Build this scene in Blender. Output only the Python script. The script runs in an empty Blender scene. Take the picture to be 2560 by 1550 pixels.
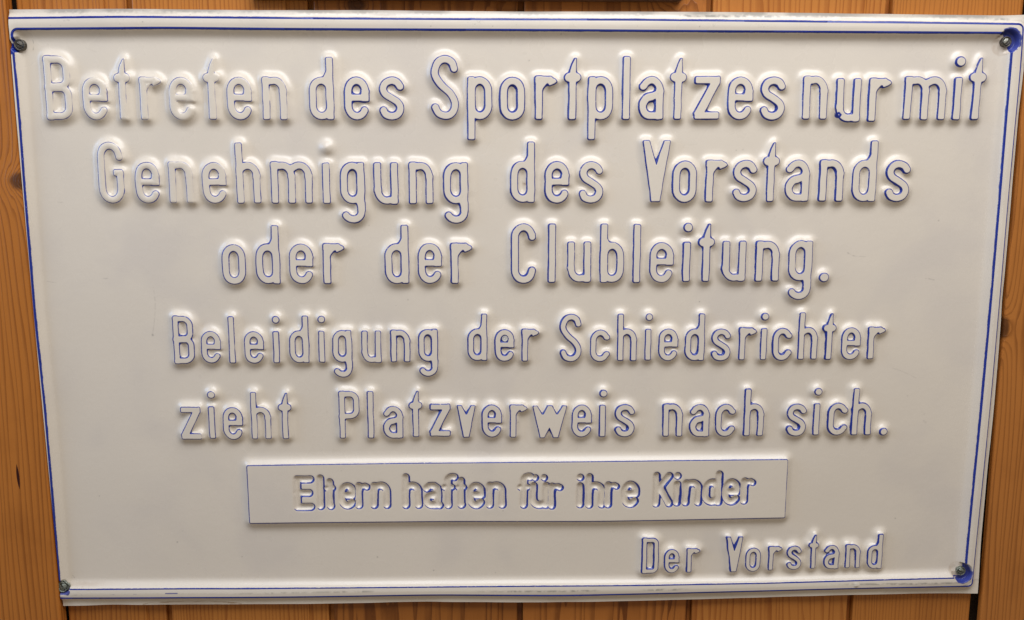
import bpy, bmesh, math, random
import numpy as np
from mathutils import Matrix, Vector

S = bpy.context.scene
COL = S.collection
# ------------------------------------------------------------------ camera
cam = bpy.data.cameras.new('camera')
cam.sensor_width = 36.0
cam.lens = 30.39
cam.clip_start = 0.01
cam.clip_end = 100.0
camo = bpy.data.objects.new('camera', cam)
COL.objects.link(camo)
RC = Matrix(((9.99666682e-01, 1.91510992e-04, 2.58164227e-02),
             (3.84629591e-03, 9.87707876e-01, -1.56263741e-01),
             (-2.55290102e-02, 1.56310953e-01, 9.87377919e-01)))
PW = Matrix(((1, 0, 0), (0, 0, -1), (0, 1, 0)))          # board plane (u, v, out) -> world
camo.matrix_world = Matrix.Translation((-0.02870084, -0.86775575, 0.14773868)) @ (PW @ RC.transposed()).to_4x4()
S.camera = camo
# ------------------------------------------------------------------ room light
W = bpy.data.worlds.new('World')
S.world = W
W.use_nodes = True
bg = W.node_tree.nodes['Background']
bg.inputs[0].default_value = (1.0, 0.85, 0.68, 1)
bg.inputs[1].default_value = 0.245


def lamp(name, loc, target, sx, sy, power, col):
    l = bpy.data.lights.new(name, 'AREA')
    l.shape = 'RECTANGLE'
    l.size, l.size_y = sx, sy
    l.energy = power
    l.color = col
    o = bpy.data.objects.new(name, l)
    COL.objects.link(o)
    o.location = loc
    d = Vector(target) - Vector(loc)
    o.rotation_euler = d.to_track_quat('-Z', 'Y').to_euler()
    return o


lamp('ceiling_lamp', (0.18, -0.78, 1.18), (0.05, 0, 0.05), 1.7, 0.70, 25.5, (0.91, 0.94, 1.0))
lamp('window_light', (-1.7, -0.42, 0.55), (0, 0, 0), 0.9, 0.9, 11.0, (0.40, 0.62, 1.0))
S.view_settings.view_transform = 'Standard'
S.view_settings.look = 'None'
S.view_settings.exposure = 0.0
S.view_settings.gamma = 1.0

# ------------------------------------------------------------------ measured outlines, millimetres on the board plane
IN_T = [(-478.9, 282.16), (-340.41, 283.85), (-227.38, 283.24), (1.15, 283.18), (232.96, 282.87), (468.14, 282.48)]
IN_B = [(-479.6, -282.48), (-292.76, -284.53), (-167.0, -284.71), (-40.35, -285.21), (129.97, -285.89), (241.52, -285.26), (345.04, -284.07), (466.42, -281.39)]
IN_L = [(-479.64, -267.64), (-479.18, -171.51), (-479.13, -78.53), (-480.94, 3.41), (-480.34, 134.6), (-479.34, 198.07), (-479.79, 272.13), (-479.89, 279.43)]
IN_R = [(480.43, -261.36), (481.4, -180.66), (482.35, -84.96), (482.58, 20.06), (482.2, 121.31), (481.28, 253.32), (481.28, 268.43)]
OUT_T = [(-482.84, 292.13), (-377.21, 293.88), (-249.59, 293.56), (-151.3, 293.17), (-6.53, 293.1), (116.39, 293.4), (240.28, 292.74), (427.96, 291.65), (485.12, 290.97)]
OUT_B = [(-480.41, -292.62), (-397.51, -293.72), (-293.26, -294.65), (-226.18, -294.85), (-91.25, -294.14), (44.71, -297.06), (173.1, -295.55), (319.61, -293.34), (432.41, -292.04), (484.7, -291.57)]
OUT_R = [(489.27, -288.87), (489.56, -261.47), (490.84, -180.75), (491.84, -85.03), (491.7, 20.02), (491.15, 121.3), (491.81, 253.35), (490.56, 283.51)]
FL_T = [(-485.92, 300.24), (-379.6, 301.48), (-326.82, 301.18), (-251.11, 300.81), (-152.11, 301.29), (-6.35, 300.69), (117.42, 301.28), (242.13, 301.12), (431.12, 299.58), (478.72, 299.24), (498.46, 300.46)]
FL_B = [(-484.67, -303.44), (-421.86, -302.92), (-295.71, -304.34), (-228.02, -304.61), (-91.85, -303.91), (45.36, -306.42), (174.93, -305.38), (322.75, -302.48), (436.59, -301.42), (498.73, -302.23)]
FL_R = [(498.73, -302.23), (498.7, -255.7), (498.53, -183.46), (499.49, -86.95), (498.44, 18.97), (497.85, 121.09), (496.86, 292.17)]
BOXT = [(-279.57, -149.99), (-204.38, -149.54), (-122.17, -148.97), (-39.58, -148.83), (126.75, -148.54), (282.0, -148.15)]
BOXB = [(-280.03, -212.76), (-206.54, -212.49), (-57.92, -212.54), (81.86, -214.25), (170.58, -213.64), (283.11, -212.38)]
POST_L = [(-481.01, -316.37), (-480.5, -271.58), (-482.18, -78.24), (-482.76, 3.59), (-482.98, 235.25), (-481.97, 308.2)]
POST_R = [(497.91, -330.03), (495.45, -84.79), (493.8, 121.33), (491.01, 272.1)]
SCREW = [(-477.7, -281.26), (-474.59, 268.34), (477.17, 274.64), (477.23, -275.09)]
ROWS = {
 1: [('B',-441.15,198.51,40.12), ('e',-407.15,198.38,40.16), ('t',-380.68,198.62,40.19), ('r',-364.25,198.64,40.21), ('e',-324.91,198.52,40.26), ('t',-295.57,198.76,40.29), ('e',-269.44,198.62,40.33), ('n',-235.56,198.87,40.36), ('d',-190.68,198.95,40.42), ('e',-156.65,198.82,40.46), ('s',-122.9,198.88,40.5), ('S',-71.56,199.54,40.56), ('p',-37.64,199.21,40.6), ('o',-5.97,198.89,40.65), ('r',16.24,199.7,40.66), ('t',52.57,199.58,40.71), ('p',79.85,199.45,40.74), ('l',104.94,199.7,40.77), ('a',129.45,199.75,40.8), ('t',155.59,200,40.83), ('z',184.29,200.06,40.86), ('e',216.91,199.75,40.91), ('s',249.12,199.62,40.95), ('n',290.58,200.29,40.99), ('u',323.69,198.05,41.06), ('r',344.11,198.48,41.08), ('m',399.8,200.14,41.13), ('i',432.07,200.21,41.16), ('t',450.8,200.25,41.19)],
 2: [('G',-396.7,118.53,39.77), ('e',-362.53,118.66,39.81), ('n',-329.98,118.99,39.85), ('e',-297.53,118.54,39.89), ('h',-264.43,118.67,39.93), ('m',-222.31,118.59,39.98), ('i',-188.54,118.29,40.02), ('g',-163.12,118.21,40.06), ('u',-130.2,117.73,40.1), ('n',-95.91,118.01,40.14), ('g',-61.83,117.91,40.18), ('d',4.06,119.24,40.24), ('e',38.07,118.58,40.29), ('s',71.95,118.71,40.33), ('V',136.18,119.74,40.39), ('o',164.86,119.18,40.44), ('r',186.14,119.79,40.45), ('s',224.82,119.83,40.5), ('t',250.51,119.85,40.53), ('a',277.25,120.28,40.55), ('n',311.49,120.31,40.59), ('d',344.44,119.95,40.64), ('s',378.46,119.78,40.68)],
 3: [('o',-282.63,38.28,39.71), ('d',-248.99,38.83,39.74), ('e',-215.91,38.79,39.78), ('r',-193.75,38.76,39.81), ('d',-121.19,38.66,39.89), ('e',-88.29,38.72,39.93), ('r',-66.96,38.76,39.95), ('C',5.23,38.67,40.04), ('l',33.61,39.31,40.06), ('u',61.02,39.84,40.09), ('b',94.04,39.18,40.14), ('l',118.95,38.89,40.17), ('e',144.04,39.01,40.2), ('i',169.27,39.93,40.22), ('t',188.98,40,40.24), ('u',217.25,40.21,40.27), ('n',251.05,40.02,40.31), ('g',284.4,40.44,40.34), ('.',309.6,40.04,40.38)],
 4: [('B',-336.43,-41.94,32.55), ('e',-309.61,-41.74,32.57), ('l',-288.55,-41.74,32.59), ('e',-266.6,-42.16,32.62), ('i',-244.11,-41.68,32.64), ('d',-221.24,-41.57,32.66), ('i',-198.5,-41.47,32.68), ('g',-177.95,-41.38,32.69), ('u',-148.58,-42.09,32.73), ('n',-119.4,-41.35,32.75), ('g',-91.49,-41.03,32.77), ('d',-41.31,-40.48,32.81), ('e',-13.89,-41.43,32.85), ('r',4.01,-41.24,32.87), ('S',53.28,-42.01,32.92), ('c',83.24,-42.37,32.96), ('h',110.86,-41.49,32.97), ('i',132.43,-41.24,32.99), ('e',153.08,-41.83,33.02), ('d',180.16,-41.76,33.04), ('s',207.39,-42.1,33.07), ('r',226.22,-41.21,33.08), ('i',251.11,-41.13,33.1), ('c',270.21,-41.7,33.13), ('h',296.61,-40.81,33.14), ('t',318.44,-41.03,33.16), ('e',341.21,-41.46,33.19), ('r',359.16,-41.05,33.2)],
 5: [('z',-334.17,-121.13,33.69), ('i',-312.92,-120.36,33.7), ('e',-291.64,-121.71,33.74), ('h',-262.86,-121.39,33.76), ('t',-238.48,-121.47,33.78), ('P',-172.99,-121.57,33.85), ('l',-151.29,-121.47,33.87), ('a',-128.4,-121.8,33.89), ('t',-105.15,-120.51,33.9), ('z',-80.21,-120.1,33.92), ('v',-53.37,-121.41,33.96), ('e',-27.09,-121.01,33.98), ('r',-8.18,-121.45,34.01), ('w',32.52,-122.44,34.06), ('e',65.54,-121.71,34.08), ('i',87.08,-121.8,34.1), ('s',110.31,-121.88,34.13), ('n',159.96,-121.87,34.18), ('a',188.12,-122.29,34.21), ('c',214.94,-122.34,34.23), ('h',244.71,-121.96,34.26), ('s',289.33,-122.46,34.31), ('i',310.18,-121.61,34.32), ('c',332.51,-122.04,34.35), ('h',357.61,-122.05,34.37), ('.',381.96,-122.09,34.39)],
 6: [('E',-222.9,-198.28,27.59), ('l',-205.15,-197.6,27.6), ('t',-195.24,-197.44,27.6), ('e',-177.27,-197.15,27.61), ('r',-165.48,-196.96,27.62), ('n',-142.82,-197.06,27.64), ('h',-110.13,-197.24,27.67), ('a',-88.85,-197.8,27.69), ('f',-72.64,-197.45,27.7), ('t',-59.34,-197.52,27.71), ('e',-43.69,-198.05,27.73), ('n',-22.86,-197.72,27.74), ('f',6.25,-197.9,27.77), ('ü',22.88,-198.45,27.78), ('r',35.35,-199.4,27.8), ('i',65.06,-198.27,27.81), ('h',81.2,-198.81,27.83), ('r',94.42,-198.74,27.84), ('e',117.93,-198.48,27.86), ('K',151.14,-198.12,27.88), ('i',167.13,-197.51,27.89), ('n',183.14,-197.37,27.9), ('d',204.52,-197.19,27.91), ('e',224.71,-197.02,27.93), ('r',237.98,-196.03,27.93)],
 7: [('D',140.56,-272.88,26.35), ('e',163.71,-272.77,26.37), ('r',179.79,-272.24,26.38), ('V',230.08,-272.36,26.41), ('o',250.64,-272.2,26.43), ('r',267.49,-270.96,26.43), ('s',294.7,-270.74,26.45), ('t',315.31,-269.6,26.45), ('a',335.15,-270.39,26.47), ('n',358.17,-269.83,26.49), ('d',381.66,-270.86,26.51)],
}
SCR = [([(-463.9, 273.2), (-463.5, 268.8), (-464.3, 264.0)], 0.3, 0.6), ([(-452.6, 119.7), (-449.9, 119.5), (-446.0, 118.9)], 0.3, 0.3), ([(-418.1, 44.6), (-414.2, 44.0), (-409.4, 44.0)], 0.35, 0.5), ([(-469.5, 41.4), (-464.9, 40.6), (-460.2, 40.1)], 0.3, 0.3), ([(334.5, 68.0), (337.5, 66.4), (341.3, 64.7)], 0.45, 0.6), ([(341.3, 64.7), (347.5, 64.3), (354.9, 63.9)], 0.3, 0.35), ([(416.7, 41.6), (420.0, 41.2), (425.9, 39.9)], 0.4, 0.5), ([(-365.0, 35.0), (-364.5, 18.0), (-366.3, 1.7), (-369.3, -13.8)], 0.35, 0.3), ([(388.5, -52.0), (399.2, -55.5), (414.5, -62.8)], 0.3, 0.25), ([(-468.7, -270.3), (-466.8, -273.0)], 0.4, 0.5), ([(264.6, 149.0), (264.0, 143.1), (260.7, 137.1)], 0.4, 0.35), ([(-414.3, 266.0), (-405.1, 262.4)], 0.25, 0.2), ([(423.7, -100.3), (425.9, -101.6)], 0.8, 0.3), ([(426.4, -108.9), (429.1, -111.1)], 0.8, 0.35), ([(-149.0, -253.5), (-148.6, -254.0)], 0.6, 0.6), ([(-369.3, -13.4), (-368.9, -13.8)], 0.9, 0.6), ([(-429.8, 289.8), (-426.8, 290.6), (-424.9, 290.2)], 0.5, 0.4), ([(-40.2, 292.3), (-39.4, 290.5), (-37.9, 290.1), (-36.7, 292.0)], 0.3, 0.5), ([(186.9, 289.6), (187.7, 287.4), (189.2, 288.9)], 0.3, 0.4)]

rng = np.random.default_rng(5)


def tag(o, label=None, cat=None, group=None, kind=None):
    if label: o['label'] = label
    if cat: o['category'] = cat
    if group: o['group'] = group
    if kind: o['kind'] = kind
    return o


def empty(name, loc=(0, 0, 0)):
    o = bpy.data.objects.new(name, None)
    o.empty_display_size = 0.02
    COL.objects.link(o)
    o.location = loc
    return o


def curve(pts, x):
    xs = np.array([p[0] for p in pts]); ys = np.array([p[1] for p in pts])
    return np.interp(x, xs, ys)


def smooth_curve(pts, lo, hi, sig=18.0, swap=False):
    """piecewise points -> softly rounded curve sampled each mm"""
    if swap: pts = [(b, a) for a, b in pts]
    pts = sorted(pts)
    t = np.arange(lo - 60, hi + 61, 1.0)
    y = curve(pts, t)
    k = np.exp(-0.5 * (np.arange(-50, 51) / sig) ** 2); k /= k.sum()
    y = np.convolve(np.pad(y, 50, mode='edge'), k, 'valid')
    return lambda q: np.interp(q, t, y)


iT = smooth_curve(IN_T, -500, 500); iB = smooth_curve(IN_B, -500, 500)
iL = smooth_curve(IN_L, -300, 300, swap=True); iR = smooth_curve(IN_R, -300, 300, swap=True)
oT = smooth_curve(OUT_T, -500, 500); oB = smooth_curve(OUT_B, -500, 500)
oR = smooth_curve(OUT_R, -300, 300, swap=True)
fT = smooth_curve(FL_T, -500, 500, 12); fB = smooth_curve(FL_B, -500, 500, 12)
fR = smooth_curve(FL_R, -300, 300, swap=True)
pL = smooth_curve(POST_L, -400, 400, 60, swap=True)
bT = smooth_curve(BOXT, -300, 300); bB = smooth_curve(BOXB, -300, 300)


# ------------------------------------------------------------------ outline primitives (glyph units: x-height = 100)
def sd_seg(X, Y, x0, y0, x1, y1, r):
    dx, dy = x1 - x0, y1 - y0
    L = dx * dx + dy * dy + 1e-9
    t = np.clip(((X - x0) * dx + (Y - y0) * dy) / L, 0, 1)
    return np.hypot(X - x0 - t * dx, Y - y0 - t * dy) - r


def sd_chain(X, Y, pts, r):
    d = None
    for a, b in zip(pts[:-1], pts[1:]):
        e = sd_seg(X, Y, a[0], a[1], b[0], b[1], 0)
        d = e if d is None else np.minimum(d, e)
    return d - r


def sd_box(X, Y, x0, y0, x1, y1, rc):
    cx, cy = (x0 + x1) / 2, (y0 + y1) / 2
    qx = np.abs(X - cx) - (x1 - x0) / 2 + rc
    qy = np.abs(Y - cy) - (y1 - y0) / 2 + rc
    return np.hypot(np.maximum(qx, 0), np.maximum(qy, 0)) + np.minimum(np.maximum(qx, qy), 0) - rc


def sd_poly(X, Y, pts, rc):
    n = len(pts)
    d = np.full(X.shape, 1e9); s = np.ones(X.shape)
    j = n - 1
    for i in range(n):
        xi, yi = pts[i]; xj, yj = pts[j]
        ex, ey = xj - xi, yj - yi
        wx, wy = X - xi, Y - yi
        t = np.clip((wx * ex + wy * ey) / (ex * ex + ey * ey), 0, 1)
        d = np.minimum(d, (wx - ex * t) ** 2 + (wy - ey * t) ** 2)
        c1 = Y >= yi; c2 = Y < yj; c3 = ex * wy > ey * wx
        f = (c1 & c2 & c3) | (~c1 & ~c2 & ~c3)
        s = np.where(f, -s, s)
        j = i
    return s * np.sqrt(d) - rc


def smin(a, b, k):
    h = np.clip(0.5 + 0.5 * (b - a) / k, 0, 1)
    return b * (1 - h) + a * h - k * h * (1 - h)


def arc(cx, cy, rx, ry, a0, a1, n=12):
    return [(cx + rx * math.cos(math.radians(a0 + (a1 - a0) * i / n)), cy + ry * math.sin(math.radians(a0 + (a1 - a0) * i / n))) for i in range(n + 1)]


def spline(P, n=5):
    out = []
    for i in range(len(P) - 1):
        p0 = P[max(i - 1, 0)]; p1 = P[i]; p2 = P[i + 1]; p3 = P[min(i + 2, len(P) - 1)]
        for k in range(n):
            t = k / n
            out.append(tuple(0.5 * (2 * p1[a] + (p2[a] - p0[a]) * t + (2 * p0[a] - 5 * p1[a] + 4 * p2[a] - p3[a]) * t * t
                                    + (3 * p1[a] - p0[a] - 3 * p2[a] + p3[a]) * t ** 3) for a in (0, 1)))
    out.append(P[-1])
    return out


R_ = 8.5


def stadium(x0, x1, y0, y1, ry=24):
    m = (x0 + x1) / 2; rx = (x1 - x0) / 2
    return arc(m, y1 - ry, rx, ry, 0, 180) + arc(m, y0 + ry, rx, ry, 180, 360) + [(x1, y1 - ry)]


# glyph -> (origin x of the anchor, [primitives]); primitive = (kind, ...)
def G(ch):
    B = lambda *a, rc=4.5: ('b',) + a + (rc,)
    C = lambda pts, r=R_: ('c', pts, r)
    P = lambda pts, rc=3.0: ('p', pts, rc)
    L, Rr, M, T, ry = 8.5, 49.5, 29, 91.5, 24
    if ch == 'o': return 29, [C(stadium(L, Rr, 8.5, T))]
    if ch == 'e':
        return 29, [C(arc(M, 67, 20.5, 24.5, 0, 180) + arc(M, 33, 20.5, 24.5, 180, 335)), B(41, 44, 58, 70, rc=2.5), B(8, 44, 57, 60, rc=2.5),
                    P([(40, 60), (44, 60), (44, 68)], 1)]
    if ch == 'c': return 29, [C([(50, 77)] + arc(M, 67.5, 20.5, 24, 25, 180) + arc(M, 32.5, 20.5, 24, 180, 335) + [(50, 24)])]
    if ch == 'C': return 30, [C([(51, 116), (50.5, 122)] + arc(M + .5, 115, 21, 25, 15, 180) + arc(M + .5, 33, 21, 24.5, 180, 345) + [(51, 32)])]
    if ch == 'G': return 31, [C([(53, 112), (51, 120)] + arc(M + 1, 112, 22, 28, 20, 180) + arc(M + 1, 36, 22, 27.5, 180, 360) + [(52, 72)]), B(36, 66, 60, 82)]
    if ch == 's': return 29, [C(spline([(49, 78), (42, 87.5), (29, 91.5), (15, 86), (8.8, 73), (14, 60), (29, 50.5), (44, 40), (49.3, 27), (43, 13.5), (29, 8.5), (15, 12.5), (9, 22)]))]
    if ch == 'S': return 32, [C(spline([(55, 118), (49, 133), (34, 140), (18, 134), (9, 116), (10, 100), (24, 80), (44, 62), (55, 42), (54, 24), (45, 12), (32, 8.5), (17, 14), (9.5, 28)]))]
    if ch == 'n': return 29, [B(0, 0, 17, 100), C([(9, 91)] + arc(M - 1, 66, 21.5, 25.5, 105, 0)), B(41, 0, 58, 72)]
    if ch == 'h': return 29, [B(0, 0, 17, 146), C([(10, 84)] + arc(M - 1, 66, 21.5, 25.5, 120, 0)), B(41, 0, 58, 72)]
    if ch == 'u': return 29, [B(41, 0, 58, 100), C([(49, 9)] + arc(M + 1, 34, 21.5, 25.5, 285, 180)), B(0, 28, 17, 100)]
    if ch == 'm': return 50, [B(0, 0, 17, 100), C([(9, 91)] + arc(28, 66, 22, 25.5, 105, 0)), B(41.5, 0, 58.5, 72), C([(50, 84)] + arc(69.5, 66, 22, 25.5, 120, 0)), B(83, 0, 100, 72)]
    if ch == 'r': return 0, [B(0, 0, 17, 100), B(0, 84, 40, 100), P([(36, 97), (47, 92), (49, 89), (44, 85), (34, 81), (30, 90)], 2.5), P([(15, 70), (15, 86), (28, 86)], 1.5)]
    if ch == 'i': return 8.5, [B(0, 0, 17, 98), ('d', 10, 135, 10.5)]
    if ch == 'l': return 8.5, [B(0, 0, 17, 146)]
    if ch == 'd': return 29, [C(stadium(L, Rr, 8.5, T)), B(41, 0, 58, 146), P([(33, 96), (42, 98), (42, 110)], 1.5)]
    if ch == 'b': return 29, [C(stadium(L, Rr, 8.5, T)), B(0, 0, 17, 146), P([(25, 96), (16, 98), (16, 108)], 1)]
    if ch == 'p': return 29, [C(stadium(L, Rr, 8.5, T)), B(0, -47, 17, 100)]
    if ch == 'g': return 29, [C(stadium(L, Rr, 8.5, T)), B(41, -20, 58, 100), C([(49.5, 0)] + arc(M, -19, 20.5, 20, 0, -150)), P([(38, 4), (42, 2), (42, -6)], 1)]
    if ch == 't':
        return 0, [B(-8.5, 0, 8.5, 104), P([(-7, 98), (-5.5, 114), (-1, 128), (5, 140), (7, 141), (7, 98)], 1.5), C([(-9, 98), (9, 98)], 10.5)]
    if ch == 'z': return 30, [B(1, 83, 59, 100), B(0, 0, 60, 17), P([(2, 14), (40, 86), (57, 98), (57, 84), (20, 12)], 2.5)]
    if ch == 'a': return 29, [C([(9, 77)] + arc(M, 66, 20.5, 25.5, 150, 0)), B(41, 0, 58, 72), C(arc(M - .5, 31, 20, 22.5, 90, 270) + [(44, 8.5)]), C(spline([(48, 66), (44, 60), (30, 53.5), (18, 49), (10, 38)])), B(40, 6, 50, 56, rc=3)]
    if ch == 'V': return 33, [P([(3, 145), (13, 145), (31, 88), (35, 88), (53, 145), (63, 145), (41, 3), (25, 3)], 3.0)]
    if ch == 'v': return 27, [P([(3, 97), (11, 97), (24, 70), (30, 70), (43, 97), (51, 97), (33, 3), (21, 3)], 3.0)]
    if ch == 'w': return 51, [P([(3, 97), (11, 97), (26, 71), (33, 71), (46, 97), (56, 97), (69, 71), (76, 71), (91, 97), (99, 97), (75, 3), (65, 3), (52, 33), (48, 33), (33, 3), (24, 3)], 3.0)]
    if ch == 'B': return 31, [B(0, 0, 17, 149), C([(8.5, 140.5), (30, 140.5)] + arc(31, 119, 21, 21.5, 90, 0) + [(52, 100)] + arc(34, 96, 18, 18, 0, -90) + [(8, 76)]),
                          C([(8.5, 76), (30, 76)] + arc(33, 56, 20, 20, 90, 0) + [(53, 32)] + arc(32, 29, 21, 20.5, 0, -90) + [(8.5, 8.5)]), B(4, 66, 40, 84)]
    if ch == 'D': return 32, [B(0, 0, 17, 149), C([(8.5, 140.5), (38, 140.5)] + arc(39, 124, 16.5, 16.5, 90, 0) + [(55.5, 28)] + arc(39, 25, 16.5, 16.5, 0, -90) + [(8.5, 8.5)])]
    if ch == 'P': return 30, [B(0, 0, 17, 147), C([(8.5, 138.5), (32, 138.5)] + arc(31, 118, 20.5, 20.5, 90, 0) + [(51.5, 92)] + arc(31, 90, 20.5, 20.5, 0, -90) + [(8.5, 69)])]
    if ch == '.': return 0, [('d', 0, 9, 11)]
    raise KeyError(ch)


q = 14.0


def GE(ch):      # the round-bottomed cut lettering of the small plate
    C = lambda pts, r=q: ('c', pts, r)
    if ch == 'E': return 35, [C([(62, 119), (13, 119), (13, 11), (62, 11)]), C([(13, 66), (56, 66)])]
    if ch == 'l': return 13, [C([(13, 119), (13, 11)])]
    if ch == 't': return 13, [C([(13, 104), (13, 14), (15, 11)]), C([(2, 80), (24, 80)], 10)]
    if ch == 'e': return 32, [C([(16, 50), (52, 50), (52, 58)] + arc(32, 60, 20.5, 27, 0, 180) + arc(32, 38, 20.5, 27, 180, 325))]
    if ch == 'r': return 13, [C([(13, 86), (13, 11)]), C([(13, 66), (22, 82), (36, 86), (44, 82)], 11.5)]
    if ch == 'n': return 37, [C([(13, 86), (13, 11)]), C(arc(37, 63, 23.5, 24, 180, 0) + [(60.5, 11)])]
    if ch == 'h': return 37, [C([(13, 119), (13, 11)]), C(arc(37, 63, 23.5, 24, 180, 0) + [(60.5, 11)])]
    if ch == 'a': return 35, [C([(14, 78), (24, 87), (40, 87), (52, 78), (54, 60), (54, 13), (60, 11)]), C(arc(34, 31, 20, 19, 90, 270) + [(44, 11)]), C([(34, 50), (52, 50)])]
    if ch == 'f': return 17, [C([(17, 11), (17, 100)] + arc(34, 104, 17, 17, 180, 70)), C([(2, 80), (32, 80)], 10.5)]
    if ch == 'ü': return 37, [C([(13, 86), (13, 35)] + arc(37, 35, 23.5, 24, 180, 300) + [(58, 13)]), C([(60, 86), (60, 11)]), ('d', 20, 118, 12), ('d', 53, 118, 12)]
    if ch == 'i': return 13, [C([(13, 82), (13, 11)]), ('d', 13, 117, 13)]
    if ch == 'K': return 34, [C([(13, 119), (13, 11)]), C([(60, 119), (18, 60)]), C([(28, 74), (62, 11)])]
    if ch == 'd': return 37, [C([(60, 119), (60, 11)]), C(stadium(13, 58, 12, 87, 26))]
    raise KeyError(ch)


def glyph_sdf(prims, X, Y, k=5.0):
    d = None
    for p in prims:
        if p[0] == 'b': e = sd_box(X, Y, *p[1:])
        elif p[0] == 'c': e = sd_chain(X, Y, p[1], p[2])
        elif p[0] == 'p': e = sd_poly(X, Y, p[1], p[2])
        else: e = np.hypot(X - p[1], Y - p[2]) - p[3]
        d = e if d is None else smin(d, e, k)
    return d


# ------------------------------------------------------------------ relief of the pressed sheet
STEP = 0.55
BLK = 8
NU = int(982 / STEP / BLK) * BLK
NV = int(604 / STEP / BLK) * BLK
s = np.linspace(0, 1, NU + 1)[None, :]
t = np.linspace(0, 1, NV + 1)[:, None]
U = np.repeat(-482 + 980 * s, NV + 1, 0)
V = np.repeat(-303 + 604 * t, NU + 1, 1)
for _ in range(3):
    Lu = pL(V) + 0.8; Ru = fR(V)
    U = Lu + (Ru - Lu) * s
    V = fB(U) + (fT(U) - fB(U)) * t


def noise_field(cell, seed, shape=None):
    """smooth value noise, cell in mm"""
    r = np.random.default_rng(seed)
    nu, nv = int(1000 / cell) + 4, int(620 / cell) + 4
    g = r.standard_normal((nv, nu))
    x = (U + 490) / cell; y = (V + 310) / cell
    xi = np.floor(x).astype(int); yi = np.floor(y).astype(int)
    fx = x - xi; fy = y - yi
    fx = fx * fx * (3 - 2 * fx); fy = fy * fy * (3 - 2 * fy)
    xi = np.clip(xi, 0, nu - 2); yi = np.clip(yi, 0, nv - 2)
    return (g[yi, xi] * (1 - fx) + g[yi, xi + 1] * fx) * (1 - fy) + (g[yi + 1, xi] * (1 - fx) + g[yi + 1, xi + 1] * fx) * fy


def gauss(A, sig):
    n = int(sig * 3) + 1
    k = np.exp(-0.5 * (np.arange(-n, n + 1) / sig) ** 2); k /= k.sum()
    P = np.pad(A, ((n, n), (0, 0)), mode='edge')
    B = sum(k[i] * P[i:i + A.shape[0]] for i in range(2 * n + 1))
    P = np.pad(B, ((0, 0), (n, n)), mode='edge')
    return sum(k[i] * P[:, i:i + A.shape[1]] for i in range(2 * n + 1))


def sst(a, b, x):
    h = np.clip((x - a) / (b - a), 0, 1)
    return h * h * (3 - 2 * h)


HL = 5.6
WS = 7.2
BIG = 40.0
D = np.full(U.shape, BIG)            # distance to the nearest raised plateau
OWN = np.full(U.shape, -1, int)
RND = np.full(U.shape, 0.25)         # rounding of the plateau edge
PSC = np.full(U.shape, 1.0)          # how much blue is left there
wob = noise_field(9, 3) * 0.16
wob2 = noise_field(9, 4) * 0.16
letters = []
lname = {'.': 'full stop'}


def region(u0, u1, v0, v1):
    j0 = max(int((u0 - U[0, 0] - 4) / STEP), 0); j1 = min(int((u1 - U[0, 0] + 4) / STEP) + 2, NU + 1)
    i0 = max(int((v0 - V[0, 0] - 6) / STEP), 0); i1 = min(int((v1 - V[0, 0] + 6) / STEP) + 2, NV + 1)
    return slice(i0, i1), slice(j0, j1)


CUT = np.full(U.shape, BIG)
OWNC = np.full(U.shape, -1, int)
for row in (1, 2, 3, 4, 5, 7, 6):
    for n, (ch, u0, v0, xh) in enumerate(ROWS[row]):
        sc = xh / 100.0
        cut = row == 6
        ax, prims = (GE if cut else G)(ch)
        if cut: ax = {'r': 13, 'f': 17}.get(ch, ax)
        sl = region(u0 - 70 * sc - 11, u0 + 75 * sc + 11, v0 - 50 * sc - 11, v0 + 150 * sc + 11)
        X = (U[sl] + wob[sl] - u0) / sc + ax
        Y = (V[sl] + wob2[sl] - v0) / sc
        d = glyph_sdf(prims, X, Y, 4.0 if not cut else 5.0) * sc
        idx = len(letters)
        letters.append((ch, row, u0, v0))
        if cut:
            m = d < CUT[sl]
            CUT[sl][m] = d[m]
            OWNC[sl][m & (d < 1.2)] = idx
        else:
            m = d < D[sl]
            D[sl][m] = d[m]
            OWN[sl][m & (d < WS)] = idx
            rnd, ps = 0.25, 1.0
            if row == 1: ps = 0.25 + 0.75 * sst(-330, -80, u0); rnd = 1.05 - 0.75 * sst(-360, -220, u0)
            if row == 2: ps = 0.35 + 0.65 * sst(-330, -100, u0); rnd = 1.1 - 0.8 * sst(-370, -280, u0)
            if row in (3, 4, 5): ps = 0.7 + 0.3 * sst(-250, 0, u0)
            RND[sl][m] = rnd
            PSC[sl][m] = ps * (0.8 + 0.5 * rng.random())
# the dome-like dot over the i of line two
sl = region(-203, -173, 158, 186)
dd = np.hypot(U[sl] + 187.6, V[sl] - 173.4)
m = (dd < 13) & (V[sl] > 161)
RND[sl][m] = 2.4
PSC[sl][m] = 0
NLET = len(letters)

# rim, corners rounded
def corner_dist(a, b, r):
    """a,b: signed distances to two edges (positive = inside the hollow)"""
    qx = np.maximum(r - a, 0); qy = np.maximum(r - b, 0)
    return r - np.hypot(qx, qy) + np.minimum(0, 0 * a) + np.maximum(np.minimum(a, b) - r, 0)


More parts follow.
